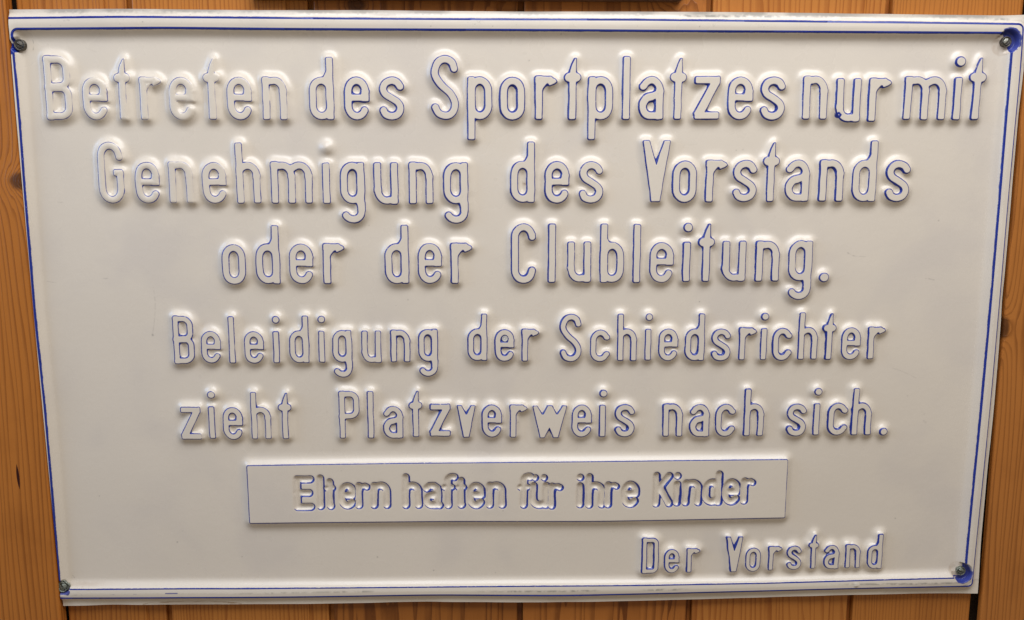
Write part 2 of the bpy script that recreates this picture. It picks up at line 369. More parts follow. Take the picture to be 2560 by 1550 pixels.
a_in = np.minimum(U - iL(V), iR(V) - U)
b_in = np.minimum(V - iB(U), iT(U) - V)
din = corner_dist(a_in, b_in, 6.0)
a_o = oR(V) - U
b_o = np.minimum(V - oB(U), oT(U) - V)
dout = -corner_dist(a_o, b_o, 5.0)
DR = np.maximum(din, dout)
HR = 7.6
fall = np.where(din > dout, din / 8.0, dout / 5.4)
frim = np.clip(1 - np.log1p(np.exp(np.clip(fall * 8.0 / 0.3, -50, 50))) * 0.3 / 8.0, 0, 1) ** 2.0
mid = np.clip(1 - ((din + 5.2) / 5.4) ** 2, -1, 1)
inner = din > dout
# box plate
dbx = np.maximum(-279.8 - U, U - 282.6)
dby = np.maximum(bB(U) - V, V - bT(U))
rc = 1.5
DB = np.hypot(np.maximum(dbx + rc, 0), np.maximum(dby + rc, 0)) + np.minimum(np.maximum(dbx, dby) + rc, 0) - rc


def softplus(d, r):
    return np.where(d > 8 * r, d, r * np.log1p(np.exp(np.clip(d / r, -40, 40))))


def prof(d, w, r, p=1.85):
    return np.clip(1 - softplus(d, r) / w, 0, 1) ** p


hl = HL * prof(D, WS, RND)
hb = HL * prof(DB, 8.2, 0.3, 1.7)
flo = (0.55 * sst(200, 288, V) + 0.30 * sst(-240, -290, V)) * ~inner
hr = HR * (flo + (1 - flo) * frim) - 0.9 * np.clip((np.abs(din + 5.3) / 5.4), 0, 1) ** 2 * (np.maximum(din, dout) < 0)
hmax = np.maximum(np.maximum(hl, hb), hr)
# sheet drawn over the mould: valleys are softer than crests
crest = np.minimum(np.minimum(D, DB), np.abs(DR))
blur = gauss(hmax, 3.6)
kmix = sst(0.6, 3.4, crest)
Hh = hmax * (1 - kmix) + blur * kmix
# cut lettering in the plate
gd = np.clip(-CUT / 3.5, 0, 1)
depth = 3.2 * (1 - (1 - gd) ** 2.3)
depth = depth * 0.25 + gauss(depth, 1.9) * 0.75
Hh = Hh - depth
# the screws pull the sheet down round their heads
for (u, v, ra, rb, zz) in ((477.6, 275.0, 8.5, 11.5, 1.2), (477.6, -276.0, 9.0, 11.0, 1.2), (-474.7, 268.2, 5.5, 8.5, 1.0), (-477.2, -281.0, 5.0, 8.0, 1.6)):
    k_ = 1 - sst(ra, rb, np.hypot(U - u, V - v))
    Hh = Hh * (1 - k_) + np.minimum(Hh, zz) * k_
# dimples/blisters
def bump(u, v, r, a):
    return a * np.exp(-(((U - u) ** 2 + (V - v) ** 2) / (r * r)))
Hh += bump(362.5, -288.6, 2.1, 1.3)
# the sheet is a little wavy
wav = noise_field(95, 11) * 0.30 + noise_field(50, 12) * 0.07 + noise_field(160, 13) * 0.4
wav *= sst(0, 25, np.minimum(np.minimum(U + 482, 498 - U), np.minimum(V + 303, 301 - V)))
Z = Hh + wav + 1.0
# torn lower lip / ragged flange
Z += np.where(dout > 2, noise_field(30, 21) * 0.35 * sst(2, 5, dout), 0)

# ---- where paint and dirt are
De = np.minimum(D, DB)
gu = np.gradient(De, axis=1) / STEP
gv = np.gradient(De, axis=0) / STEP
left = np.clip(-gu, 0, 1); right = np.clip(gu, 0, 1); up = np.clip(gv, 0, 1); down = np.clip(-gv, 0, 1)
conc = np.clip(De - gauss(np.clip(De, -3, 12), 3.0), 0, 2) * (De < 4)
pn = noise_field(14, 31) * 0.5 + noise_field(5, 32) * 0.4
lw = 0.38 + 0.2 * sst(150, -200, U)
pw = (0.45 + lw * left ** 1.5 + 0.22 * down + 0.06 * up - 0.12 * right) * PSC + conc * 0.9 * PSC
pw = pw * (1 + 0.22 * pn) + 0.06 * pn
pw = np.where(DB < D, 0.55 + 0.10 * left + 0.3 * down - 0.35 * right + 0.1 * pn, pw)
E = De.copy()
# rim lines: band centred on the edge
wi = np.where(b_in < a_in, np.where(V > 0, 1.65, 0.9), np.where(U < 0, 1.5, 1.6))
wo = np.where(b_o < a_o, np.where(V > 0, 1.6, 2.0), 1.1)
isr = np.abs(DR) < np.abs(De)
E = np.where(isr, DR + 0.45 * np.where(inner, wi, wo) - .1, E)
pw = np.where(isr, np.where(inner, wi, wo) * (1 + 0.10 * pn), pw)
# cut letters: blue stays on the walls that face left and along the lower lip
cu = np.gradient(CUT, axis=1) / STEP; cv = np.gradient(CUT, axis=0) / STEP
cp = (0.15 + 1.35 * np.clip(cu, 0, 1) ** 1.2 + 0.55 * np.clip(-cv, 0, 1) + 0.15 * np.clip(cv, 0, 1) - 0.3 * np.clip(-cu, 0, 1)) * (1 + 0.3 * pn)
near = CUT < 1.5
E = np.where(near, -CUT, E); E = np.where(near & (CUT > .25), 9, E)
E = np.where(near, -CUT + 0.15, E)
pw = np.where(near, cp, pw)

smear = np.zeros(U.shape)
fine = noise_field(2.2, 41); fin2 = noise_field(6, 42)


def blob(u, v, r0, r1, side=None, amp=1.0, jag=0.9):
    global smear
    x, y = U - u, V - v
    rr = np.hypot(x, y) + fine * jag
    m = sst(r1 + .5, r1 - .5, rr) if False else (1 - sst(r1 - .6, r1 + .6, rr)) * sst(r0 - .5, r0 + .5, rr)
    if side is not None:
        an = np.cos(np.arctan2(y, x) - math.radians(side[0]))
        m = m * sst(side[1] - .08, side[1] + .08, an + fine * 0.07)
    smear = np.maximum(smear, m * amp)


blob(478.2, 275.8, 4.0, 12.2, (25, -0.2), 0.95, 0.6)
blob(477.8, -277.2, 4.0, 10.6, (-30, -0.15), 0.95, 0.4)
blob(-481.4, 264.5, 0, 5.0, None, 1.0, 0.8)
blob(314.4, 204.5, 0, 3.2, None, 1.0, .6)
m_ = (np.abs(V + 286.8 + 0.1 * fine) < 2.2) & (U < -468.5 + fine * 1.2)
smear = np.maximum(smear, m_ * 0.9)
# streaks of rubbed blue / grey along the lower rim
st = noise_field(3.0, 51) * 0.6 + gauss(rng.standard_normal(U.shape), 1.2) * 0.8
band = np.exp(-((V - oB(U) - 5.2 - 0.5 * np.sin(U / 40)) / 1.0) ** 2)
along = sst(0.1, 0.9, noise_field(46, 52) + .35)
dirt = band * along * np.clip(st + 0.55, 0, 1) * 0.7 * sst(-500, -100, U) * (V < -250)
smear = np.maximum(smear, np.exp(-((V + 288.6) / 0.9) ** 2) * ((U > -371) & (U < -358)) * 0.85)
smear = np.maximum(smear, np.exp(-((V + 289.0 + (U + 400) * .006) / 0.8) ** 2) * ((U > -466) & (U < -400)) * np.clip(0.35 + .3 * st, 0, .7))
# scuffs on the top flange
band = np.exp(-((V - oT(U) - 4.4) / 1.3) ** 2)
dirt = np.maximum(dirt, band * sst(0.25, 1.1, noise_field(30, 53)) * np.clip(st + 0.7, 0, 1) * 0.8)
dirt = np.maximum(dirt, sst(3.0, 6.5, dout + fine * .7) * (V > 250) * np.clip(.25 + .3 * noise_field(18, 54), 0, .5))
dirt = np.maximum(dirt, (dout > -9) * np.clip(gauss(rng.standard_normal(U.shape), 1.0) * 3.2 - 2.25, 0, 1) * 0.5 * (V > 200))
# specks
for k in range(46):
    u, v = rng.uniform(-460, 470), rng.uniform(-290, 290)
    r = rng.uniform(0.35, 0.75)
    dirt = np.maximum(dirt, rng.uniform(.25, .7) * np.exp(-((U - u) ** 2 + (V - v) ** 2) / r ** 2))


def scratch(pts, w=0.32, a=0.5):
    global dirt
    us = [p[0] for p in pts]; vs = [p[1] for p in pts]
    sl = region(min(us) - 2, max(us) + 2, min(vs) - 2, max(vs) + 2)
    d = sd_chain(U[sl], V[sl], spline(pts, 4), 0)
    dirt[sl] = np.maximum(dirt[sl], a * np.exp(-(d / w) ** 2) * np.clip(.7 + .5 * fine[sl], 0, 1))


for pts_, w_, a_s in SCR: scratch(pts_, w_, a_s)
rust = np.zeros(U.shape)
for (u, v, rx, ry, a) in ((6.0, 137.2, 1.5, 1.3, 1.0), (216, 58, 2.5, 9, .25), (470, 279.5, 1.3, .8, .8), (-455, -278.8, 20, 2.2, .35)):
    rust = np.maximum(rust, a * np.exp(-((U - u + fine * .4) / rx) ** 2 - ((V - v + fine * .3) / ry) ** 2))
# pale brown ring the old washers left
for (u, v) in ((474.0, 271.5), (474.3, -275.3)):
    rr = np.hypot(U - u, V - v) + fin2 * .3
    rust = np.maximum(rust, .38 * (1 - sst(9.3, 10.3, rr)) * (.55 + .25 * fine))
rust = np.maximum(rust, 0.5 * np.exp(-((V - fB(U) - 3.2 + 2 * np.cos((U + 345) / 35)) / 1.1) ** 2) * sst(75, 55, np.abs(U + 345)) * 1.0) if False else rust
a_ = np.clip(1 - ((U + 345) / 52) ** 2, 0, 1)
lip = fB(U) + 3.8 * np.sqrt(a_)
rust = np.maximum(rust, np.where((np.abs(U + 345) < 52) & (np.abs(V - lip + fin2 * .5) < 0.7), np.clip(.45 + .4 * fin2, 0, .9), 0))
rust = np.maximum(rust, np.where((np.abs(U + 345) < 52) & (V < lip), .30 * a_, 0))

# ------------------------------------------------------------------ materials
def mat(name):
    m = bpy.data.materials.new(name); m.use_nodes = True
    nt = m.node_tree; nt.nodes.clear()
    out = nt.nodes.new('ShaderNodeOutputMaterial'); b = nt.nodes.new('ShaderNodeBsdfPrincipled')
    nt.links.new(b.outputs[0], out.inputs[0])
    return m, nt, b


class N:
    """tiny node builder"""
    def __init__(s, nt): s.nt = nt
    def link(s, a, b):
        if isinstance(a, (int, float)): b.default_value = a
        elif isinstance(a, tuple): b.default_value = a
        else: s.nt.links.new(a, b)
    def math(s, op, a, b=0.0, c=0.0, clamp=False):
        n = s.nt.nodes.new('ShaderNodeMath'); n.operation = op; n.use_clamp = clamp
        s.link(a, n.inputs[0]); s.link(b, n.inputs[1]); s.link(c, n.inputs[2])
        return n.outputs[0]
    def ss(s, x, a, b):
        n = s.nt.nodes.new('ShaderNodeMapRange'); n.interpolation_type = 'SMOOTHSTEP'
        s.link(x, n.inputs[0]); s.link(a, n.inputs[1]); s.link(b, n.inputs[2])
        n.inputs[3].default_value = 0; n.inputs[4].default_value = 1
        return n.outputs[0]
    def mix(s, f, a, b, mode='MIX'):
        n = s.nt.nodes.new('ShaderNodeMix'); n.data_type = 'RGBA'; n.blend_type = mode
        s.link(f, n.inputs[0]); s.link(a, n.inputs[6]); s.link(b, n.inputs[7])
        return n.outputs[2]
    def attr(s, name):
        n = s.nt.nodes.new('ShaderNodeAttribute'); n.attribute_name = name
        return n.outputs['Fac']
    def obj(s):
        n = s.nt.nodes.new('ShaderNodeTexCoord'); return n.outputs['Object']
    def map(s, v, loc=(0, 0, 0), scale=(1, 1, 1)):
        n = s.nt.nodes.new('ShaderNodeMapping'); s.link(v, n.inputs[0])
        n.inputs[1].default_value = loc; n.inputs[3].default_value = scale
        return n.outputs[0]
    def noise(s, v, scale, detail=2, rough=.5, dist=0):
        n = s.nt.nodes.new('ShaderNodeTexNoise'); s.link(v, n.inputs['Vector'])
        n.inputs['Scale'].default_value = scale; n.inputs['Detail'].default_value = detail
        n.inputs['Roughness'].default_value = rough; n.inputs['Distortion'].default_value = dist
        return n.outputs['Fac']
    def sep(s, v):
        n = s.nt.nodes.new('ShaderNodeSeparateXYZ'); s.link(v, n.inputs[0]); return n.outputs
    def comb(s, x, y, z):
        n = s.nt.nodes.new('ShaderNodeCombineXYZ')
        s.link(x, n.inputs[0]); s.link(y, n.inputs[1]); s.link(z, n.inputs[2]); return n.outputs[0]
    def bump(s, h, strength, dist):
        n = s.nt.nodes.new('ShaderNodeBump'); s.link(h, n.inputs['Height'])
        n.inputs['Strength'].default_value = strength; n.inputs['Distance'].default_value = dist
        return n.outputs[0]


def sheet_material():
    m, nt, b = mat('cream_pressed_plastic')
    g = N(nt); co = g.obj()
    edge = g.attr('edge'); pw = g.attr('paint'); sm = g.attr('smear'); di = g.attr('dirt'); ru = g.attr('rust')
    n1 = g.noise(co, 900, 2, .6); n2 = g.noise(co, 240, 3, .6)
    w = g.math('ADD', pw, g.math('MULTIPLY', g.math('SUBTRACT', n1, .5), .45))
    w = g.math('ADD', w, g.math('MULTIPLY', g.math('SUBTRACT', n2, .5), .35))
    inn = g.ss(edge, -.62, -.36)
    o1 = g.math('SUBTRACT', w, .14); o2 = g.math('ADD', w, .16)
    outm = g.math('SUBTRACT', 1.0, g.ss(edge, o1, o2))
    p = g.math('MULTIPLY', inn, outm, clamp=True)
    # rubbed through in places
    worn = g.ss(g.noise(co, 420, 3, .7), .20, .42)
    p = g.math('MULTIPLY', p, g.math('MAXIMUM', worn, g.ss(pw, .5, 1.1)))
    p = g.math('MULTIPLY', p, g.ss(pw, .02, .22))
    sm2 = g.ss(g.math('ADD', sm, g.math('MULTIPLY', g.math('SUBTRACT', n2, .5), .5)), .25, .6)
    p = g.math('MAXIMUM', p, g.math('MULTIPLY', sm2, sm))
    base = g.mix(g.noise(co, 7, 3, .55), (.71, .630, .522, 1), (.775, .690, .577, 1))
    base = g.mix(g.math('MULTIPLY', g.ss(g.noise(co, 7.5, 3, .6, .4), .46, .70), .36), base, (.60, .54, .49, 1))
    base = g.mix(g.math('MULTIPLY', g.ss(g.noise(co, 1500, 2, .7), .35, .75), .10), base, (.45, .43, .39, 1))
    base = g.mix(g.math('MULTIPLY', ru, .8), base, (.30, .17, .07, 1))
    base = g.mix(di, base, (.20, .19, .17, 1))
    blue = g.mix(n2, (.007, .017, .155, 1), (.018, .045, .36, 1))
    col = g.mix(p, base, blue)
    g.link(col, b.inputs['Base Color'])
    rg = g.math('ADD', .20, g.math('MULTIPLY', g.noise(co, 22, 3, .6), .16))
    g.link(rg, b.inputs['Roughness'])
    b.inputs['Specular IOR Level'].default_value = .5
    h = g.math('ADD', g.math('MULTIPLY', g.noise(co, 1300, 2, .6), .5), g.math('MULTIPLY', g.noise(co, 160, 2, .5), 1.0))
    g.link(g.bump(h, .22, .0004), b.inputs['Normal'])
    return m


MS = sheet_material()

# ------------------------------------------------------------------ relief -> meshes (flat stretches in big cells, relief in fine cells)
fu = np.gradient(Z, axis=1); fv = np.gradient(Z, axis=0)
NRM = np.stack([-fu / np.gradient(U, axis=1), -fv / np.gradient(V, axis=0), np.ones(U.shape)], -1)
NRM /= np.linalg.norm(NRM, axis=-1, keepdims=True)
nbu, nbv = NU // BLK, NV // BLK
act = (crest < WS + .2) | (np.abs(DR) < 8.3) | (DR < 0) | (smear > .02) | (dirt > .08) | (rust > .03) | (dout > -12)
act &= ~((DB < -1.2) & (CUT > 1.6) & (smear < .02) & (dirt < .08))
act = act[:NV, :NU] | act[1:, :NU] | act[:NV, 1:] | act[1:, 1:]
actb = act.reshape(nbv, BLK, nbu, BLK).any((1, 3))
# fine-cell owner: -1 sheet, -2 rim, -3 box, >=0 letter
def cell(A): return A[:NV, :NU]
own = np.full((NV, NU), -1)
own[cell(OWN) >= 0] = cell(OWN)[cell(OWN) >= 0]
own[(cell(DB) < 8.2) & ((cell(OWN) < 0) | (cell(DB) < cell(D)))] = -3
c_ = cell(OWNC); own[(c_ >= 0) & (cell(CUT) < 1.0)] = c_[(c_ >= 0) & (cell(CUT) < 1.0)]
own[((cell(din) < 8.0) | (cell(dout) > -1)) & ((cell(D) > cell(din)) | (cell(din) < 3))] = -2
fineact = np.repeat(np.repeat(actb, BLK, 0), BLK, 1)
own[~fineact] = -9
VID = np.arange((NV + 1) * (NU + 1)).reshape(NV + 1, NU + 1)
PU = U.ravel(); PV = V.ravel(); PZ = Z.ravel(); PN = NRM.reshape(-1, 3)
AT = {'edge': E.ravel(), 'paint': pw.ravel(), 'smear': smear.ravel(), 'dirt': dirt.ravel(), 'rust': rust.ravel()}


def build_mesh(name, loops, starts, totals, parent, extra=None):
    """loops: grid vertex ids"""
    uniq, inv = np.unique(loops, return_inverse=True)
    co = np.stack([PU[uniq], -PZ[uniq], PV[uniq]], 1) / 1000.0
    nr = np.stack([PN[uniq, 0], -PN[uniq, 2], PN[uniq, 1]], 1)
    nv = len(uniq)
    if extra is not None:
        eco, enr, eloops, estarts, etot = extra(uniq, co)
        co = np.concatenate([co, eco]); nr = np.concatenate([nr, enr])
        starts = np.concatenate([starts, estarts + len(inv)]); totals = np.concatenate([totals, etot])
        inv = np.concatenate([inv.ravel(), eloops])
    me = bpy.data.meshes.new(name)
    me.vertices.add(len(co)); me.vertices.foreach_set('co', co.astype(np.float32).ravel())
    me.loops.add(len(inv)); me.loops.foreach_set('vertex_index', inv.astype(np.int32).ravel())
    me.polygons.add(len(starts)); me.polygons.foreach_set('loop_start', starts.astype(np.int32))
    me.polygons.foreach_set('use_smooth', np.ones(len(starts), bool))
    me.update(calc_edges=True)
    for k, a in AT.items():
        at = me.attributes.new(k, 'FLOAT', 'POINT')
        v = np.zeros(len(co), np.float32); v[:nv] = a[uniq]
        if k == 'edge': v[nv:] = 9
        at.data.foreach_set('value', v)
    me.normals_split_custom_set_from_vertices(nr.astype(np.float64))
    me.materials.append(MS)
    o = bpy.data.objects.new(name, me)
    COL.objects.link(o)
    if parent: o.parent = parent
    return o


def quads_of(ii, jj):
    q_ = np.stack([VID[ii, jj], VID[ii, jj + 1], VID[ii + 1, jj + 1], VID[ii + 1, jj]], 1)
    return q_.ravel(), np.arange(len(ii)) * 4, np.full(len(ii), 4)


sign = empty('sign', (0, 0, 0))
tag(sign, 'cream white pressed plastic sports ground notice with raised blue edged German lettering', 'sign')

order = np.argsort(own.ravel(), kind='stable')
so = own.ravel()[order]
keys, first = np.unique(so, return_index=True)
ends = list(first[1:]) + [len(so)]
cells = {int(k): order[a:b] for k, a, b in zip(keys, first, ends)}

# sheet: fine cells + coarse n-gons
ids = cells[-1]
ql, qs, qt = quads_of(ids // NU, ids % NU)
nl = []; ns = []; ntot = []
cur = len(ql)
for bi in range(nbv):
    for bj in range(nbu):
        if actb[bi, bj]: continue
        i0, j0 = bi * BLK, bj * BLK
        i1, j1 = i0 + BLK, j0 + BLK
        f = lambda a, b: 0 <= a < nbv and 0 <= b < nbu and actb[a, b]
        ring = []
        ring += list(VID[i0, j0:j1] if f(bi - 1, bj) else [VID[i0, j0]])
        ring += list(VID[i0:i1, j1] if f(bi, bj + 1) else [VID[i0, j1]])
        ring += list(VID[i1, j1:j0:-1] if f(bi + 1, bj) else [VID[i1, j1]])
        ring += list(VID[i1:i0:-1, j0] if f(bi, bj - 1) else [VID[i1, j0]])
        nl += ring; ns.append(cur); ntot.append(len(ring)); cur += len(ring)


inbox = []
pa = build_mesh('panel', np.concatenate([ql, np.array(nl)]), np.concatenate([qs, np.array(ns)]), np.concatenate([qt, np.array(ntot)]), sign)


def edge_wall(uniq, co):
    """turned-down raw edge of the sheet and its back"""
    ring = np.concatenate([VID[0, :-1], VID[:-1, -1], VID[-1, :0:-1], VID[:0:-1, 0]])
    pos = np.searchsorted(uniq, ring)
    base = co[pos]
    n = len(ring)
    nv = len(uniq)
    e1 = base.copy(); c = np.array([0.008, 0, -0.001])
    out = np.zeros((n, 3)); out[:, 0] = np.sign(base[:, 0]) * (np.abs(base[:, 0]) > .47); out[:, 2] = np.sign(base[:, 2]) * (np.abs(base[:, 2]) > .29)
    out /= np.maximum(np.linalg.norm(out, axis=1, keepdims=True), 1e-6)
    e2 = base.copy(); e2[:, 1] = 0.0022
    eco = np.concatenate([e1, e2]); enr = np.concatenate([out, out])
    k = np.arange(n); k2 = (k + 1) % n
    lp = np.stack([nv + k, nv + n + k, nv + n + k2, nv + k2], 1)
    loops = np.concatenate([lp.ravel(), (nv + n + k)[::-1]])
    st_ = np.concatenate([k * 4, [4 * n]])
    return eco, enr, loops, st_, np.concatenate([np.full(n, 4), [n]])


ids = cells[-2]
l_, s_, t_ = quads_of(ids // NU, ids % NU)
rim = build_mesh('rim', l_, s_, t_, sign, extra=edge_wall)
ids = cells[-3]
l_, s_, t_ = quads_of(ids // NU, ids % NU)
box = build_mesh('inset_plate', l_, s_, t_, sign)
tag(box, 'narrow raised rectangular plate with hollow cut lettering')
for n, (ch, row, u0, v0) in enumerate(letters):
    if n not in cells: continue
    ids = cells[n]
    l_, s_, t_ = quads_of(ids // NU, ids % NU)
    if row == 6:
        build_mesh('cut_letter', l_, s_, t_, box)
    else:
        build_mesh('raised_letter', l_, s_, t_, sign)

# ------------------------------------------------------------------ wood
def wood_material(name, light, dark, seed, freq=150.0, knots=(), pocket=None, gloss=.38, contrast=.8, warp=1.0):
    m, nt, b = mat(name)
    g = N(nt); co = g.obj()
    x, y, z = g.sep(co)
    xx = g.math('ADD', x, y)
    big = g.noise(g.comb(g.math('MULTIPLY', xx, 9.0), seed * 3.7, g.math('MULTIPLY', z, 1.3)), 1.0, 2, .5)
    ph = g.math('ADD', g.math('MULTIPLY', xx, freq), g.math('MULTIPLY', big, 9.0 * (warp + .25)))
    ph = g.math('ADD', ph, g.math('MULTIPLY', g.noise(g.comb(g.math('MULTIPLY', xx, 60.0), seed * 1.3, g.math('MULTIPLY', z, 2)), 1.0, 2, .6), 3.0))
    kd = None
    for (kx, kz, kr, st_) in knots:
        dx = g.math('DIVIDE', g.math('SUBTRACT', x, kx), kr)
        dz = g.math('DIVIDE', g.math('SUBTRACT', z, kz), kr * st_)
        r2 = g.math('ADD', g.math('MULTIPLY', dx, dx), g.math('MULTIPLY', dz, dz))
        r2 = g.math('ADD', r2, g.math('MULTIPLY', g.math('SUBTRACT', g.noise(co, 130, 2, .5), .5), .35))
        r = g.math('SQRT', g.math('MAXIMUM', r2, 0.0))
        push = g.math('DIVIDE', 3.6, g.math('ADD', .7, g.math('MULTIPLY', r2, .5)))
        ph = g.math('ADD', ph, push)
        kk = g.math('SUBTRACT', 1.0, g.ss(r, .55, 1.15))
        kd = kk if kd is None else g.math('MAXIMUM', kd, kk)
    saw = g.math('FRACT', ph)
    late = g.math('MULTIPLY', g.math('POWER', g.ss(saw, .30, .95), 1.7), g.math('SUBTRACT', 1.0, g.ss(saw, .96, 1.0)))
    late = g.math('MULTIPLY', late, g.math('ADD', .45, g.math('MULTIPLY', g.noise(g.comb(g.math('MULTIPLY', g.math('FLOOR', ph), 7.3), seed, g.math('MULTIPLY', z, 2)), 1.0, 1, .5), .9)))
    fib = g.noise(g.comb(g.math('MULTIPLY', xx, 1500.0), 0.0, g.math('MULTIPLY', z, 35)), 1.0, 2, .6)
    pores = g.noise(g.comb(g.math('MULTIPLY', xx, 900.0), 3.0, g.math('MULTIPLY', z, 160)), 1.0, 2, .7)
    tone = g.noise(g.comb(g.math('MULTIPLY', xx, 22.0), seed, g.math('MULTIPLY', z, 2.5)), 1.0, 3, .6)
    f = g.math('MULTIPLY', late, contrast)
    f = g.math('ADD', f, g.math('MULTIPLY', g.math('SUBTRACT', fib, .5), .6))
    f = g.math('ADD', f, g.math('MULTIPLY', g.math('SUBTRACT', tone, .5), 1.15), clamp=True)
    col = g.mix(f, light, dark)
    col = g.mix(g.math('MULTIPLY', g.ss(pores, .60, .78), .22), col, tuple(min(1, c * 1.8) for c in light[:3]) + (1,))
    blot = g.ss(g.noise(co, 16, 3, .6), .5, .8)
    col = g.mix(g.math('MULTIPLY', blot, .25), col, dark)
    if kd is not None:
        col = g.mix(g.math('MULTIPLY', kd, .82), col, (.055, .018, .006, 1))
    if pocket:
        px, pz, pwid, ph_ = pocket
        dx = g.math('DIVIDE', g.math('SUBTRACT', g.math('SUBTRACT', x, px), g.math('MULTIPLY', g.math('SUBTRACT', z, pz), -.03)), pwid)
        dz = g.math('DIVIDE', g.math('SUBTRACT', z, pz), ph_)
        r = g.math('ADD', g.math('ABSOLUTE', dx), g.math('MULTIPLY', dz, dz))
        col = g.mix(g.math('SUBTRACT', 1.0, g.ss(r, .8, 1.0)), col, (.035, .004, .003, 1))
    g.link(col, b.inputs['Base Color'])
    b.inputs['Roughness'].default_value = gloss
    b.inputs['Coat Weight'].default_value = .05
    b.inputs['Specular IOR Level'].default_value = .3
    b.inputs['Coat Roughness'].default_value = .3
    h = g.math('ADD', g.math('MULTIPLY', fib, .5), g.math('ADD', g.math('MULTIPLY', late, .8), g.math('MULTIPLY', pores, .4)))
    g.link(g.bump(h, .5, .0005), b.inputs['Normal'])
    return m


def link_mesh(name, bm, m, parent=None, smooth=True):
    me = bpy.data.meshes.new(name); bm.normal_update(); bm.to_mesh(me); bm.free()
    if smooth:
        for p in me.polygons: p.use_smooth = True
    me.materials.append(m)
    o = bpy.data.objects.new(name, me); COL.objects.link(o)
    if parent: o.parent = parent
    return o


def extrude_profile(pts, z0, z1):
    """pts (x,y) closed outline, clockwise seen from above -> prism along z"""
    bm = bmesh.new()
    a = [bm.verts.new((p[0], p[1], z0)) for p in pts]
    b_ = [bm.verts.new((p[0], p[1], z1)) for p in pts]
    n = len(pts)
    for i in range(n):
        bm.faces.new((a[i], a[(i + 1) % n], b_[(i + 1) % n], b_[i]))
    bm.faces.new(a[::-1]); bm.faces.new(b_)
    bmesh.ops.recalc_face_normals(bm, faces=bm.faces)
    return bm


mb, ntb, bb = mat('dark_batten')
gb = N(ntb)
gb.link(gb.mix(gb.noise(gb.map(gb.obj(), scale=(40, 40, 3)), 6, 3), (.035, .018, .008, 1), (.07, .035, .015, 1)), bb.inputs['Base Color'])
bb.inputs['Roughness'].default_value = .8
wall = empty('wooden_wall', (0, 0.004, 0))
tag(wall, 'varnished pine board cladding running vertically behind the notice', 'wall')
joints = [-.795, -.5985, -.3705, -.1975, .0053, .1894, .3663, .4990, .795, -1.37, -1.178, -.985, -.795, .795, .985, 1.18, 1.37]
starts = {1: -.4795, 7: .615}
stops = {0: -.600}
tones = [((.58, .235, .055, 1), (.32, .10, .018, 1)), ((.56, .225, .05, 1), (.32, .105, .02, 1)), ((.58, .24, .055, 1), (.32, .10, .018, 1)),
         ((.42, .16, .035, 1), (.13, .036, .007, 1)), ((.52, .20, .045, 1), (.20, .062, .012, 1)), ((.60, .25, .06, 1), (.36, .115, .022, 1)),
         ((.57, .23, .052, 1), (.34, .12, .025, 1)), ((.5, .22, .07, 1), (.27, .1, .03, 1))]
tones = tones[:8] + [tones[2]] + [tones[1], tones[5], tones[6]] + [tones[2]] + [tones[0], tones[6], tones[5]]
for i in range(len(joints) - 1):
    if i in (8, 12): continue
    x0, x1 = starts.get(i, joints[i]), stops.get(i, joints[i + 1])
    cx = (x0 + x1) / 2
    gw, bw = (.0058, .026) if i not in (0, 6) else (.002, .004)
    c = .0012
    pts = [(x0 + .0003, .018), (x1 - .0003, .018), (x1 - .0003, .0075), (x1 - gw, .0075), (x1 - gw, .0022), (x1 - gw - c * .6, .0016), (x1 - bw + .0004, .0016), (x1 - bw, .0012),
           (x1 - bw - .0004, .0002), (x1 - bw - c, 0), (x0 + .0003 + c, 0), (x0 + .0005, c * .5), (x0 + .0003, c)]
    pts = [(a - cx, b_) for a, b_ in pts]
    bm = extrude_profile(pts, -.62, .62)
    kn = {3: ((-.060, .3085, .011, .9),), 4: ((.052, .322, .013, .8),)}.get(i, ())
    sh = .80
    tones[i] = tuple((t_[0] * sh, t_[1] * sh * .89, t_[2] * sh * .72) + (1,) for t_ in tones[i])
    m = wood_material('pine_plank_%s' % 'abcdefghijklmnop'[i], tones[i][0], tones[i][1], i * 2.3 + 1, freq=[150, 210, 240, 60, 75, 150, 260, 170][i % 8], knots=kn, contrast=.75)
    o = link_mesh('plank', bm, m, wall, smooth=False)
    o.location = (cx, 0, 0)


link_mesh('backing', extrude_profile([(-1.37, .035), (1.37, .035), (1.37, .019), (-1.37, .019)], -.62, .62), mb, wall, smooth=False)


def post(name, x_in_bottom, x_in_top, width, side, front, m, label):
    """side = -1: post lies left of the notice. inner edge leans a hair as in the photo"""
    bm = bmesh.new()
    z0, z1 = -.62, .62
    secs = []
    nseg = 30
    for k in range(nseg + 1):
        z = z0 + (z1 - z0) * k / nseg
        f = (z + .33) / .66
        xe = x_in_bottom + (x_in_top - x_in_bottom) * f
        ring = []
        r = .0018
        xo = xe + side * width
        prof_ = [(xe, .0035), (xe, -front + r), (xe + side * r * .3, -front + r * .3), (xe + side * r, -front), (xo - side * r, -front), (xo, -front + r), (xo, .0035)]
        for (a, b_) in prof_: ring.append(bm.verts.new((a, b_, z)))
        secs.append(ring)
    for s0, s1 in zip(secs[:-1], secs[1:]):
        n = len(s0)
        for i in range(n):
            bm.faces.new((s0[i], s0[(i + 1) % n], s1[(i + 1) % n], s1[i]))
    bm.faces.new(secs[0]); bm.faces.new(secs[-1])
    bmesh.ops.recalc_face_normals(bm, faces=bm.faces)
    o = link_mesh(name, bm, m, None, smooth=False)
    tag(o, label, 'post', 'wooden uprights beside the notice')
    return o


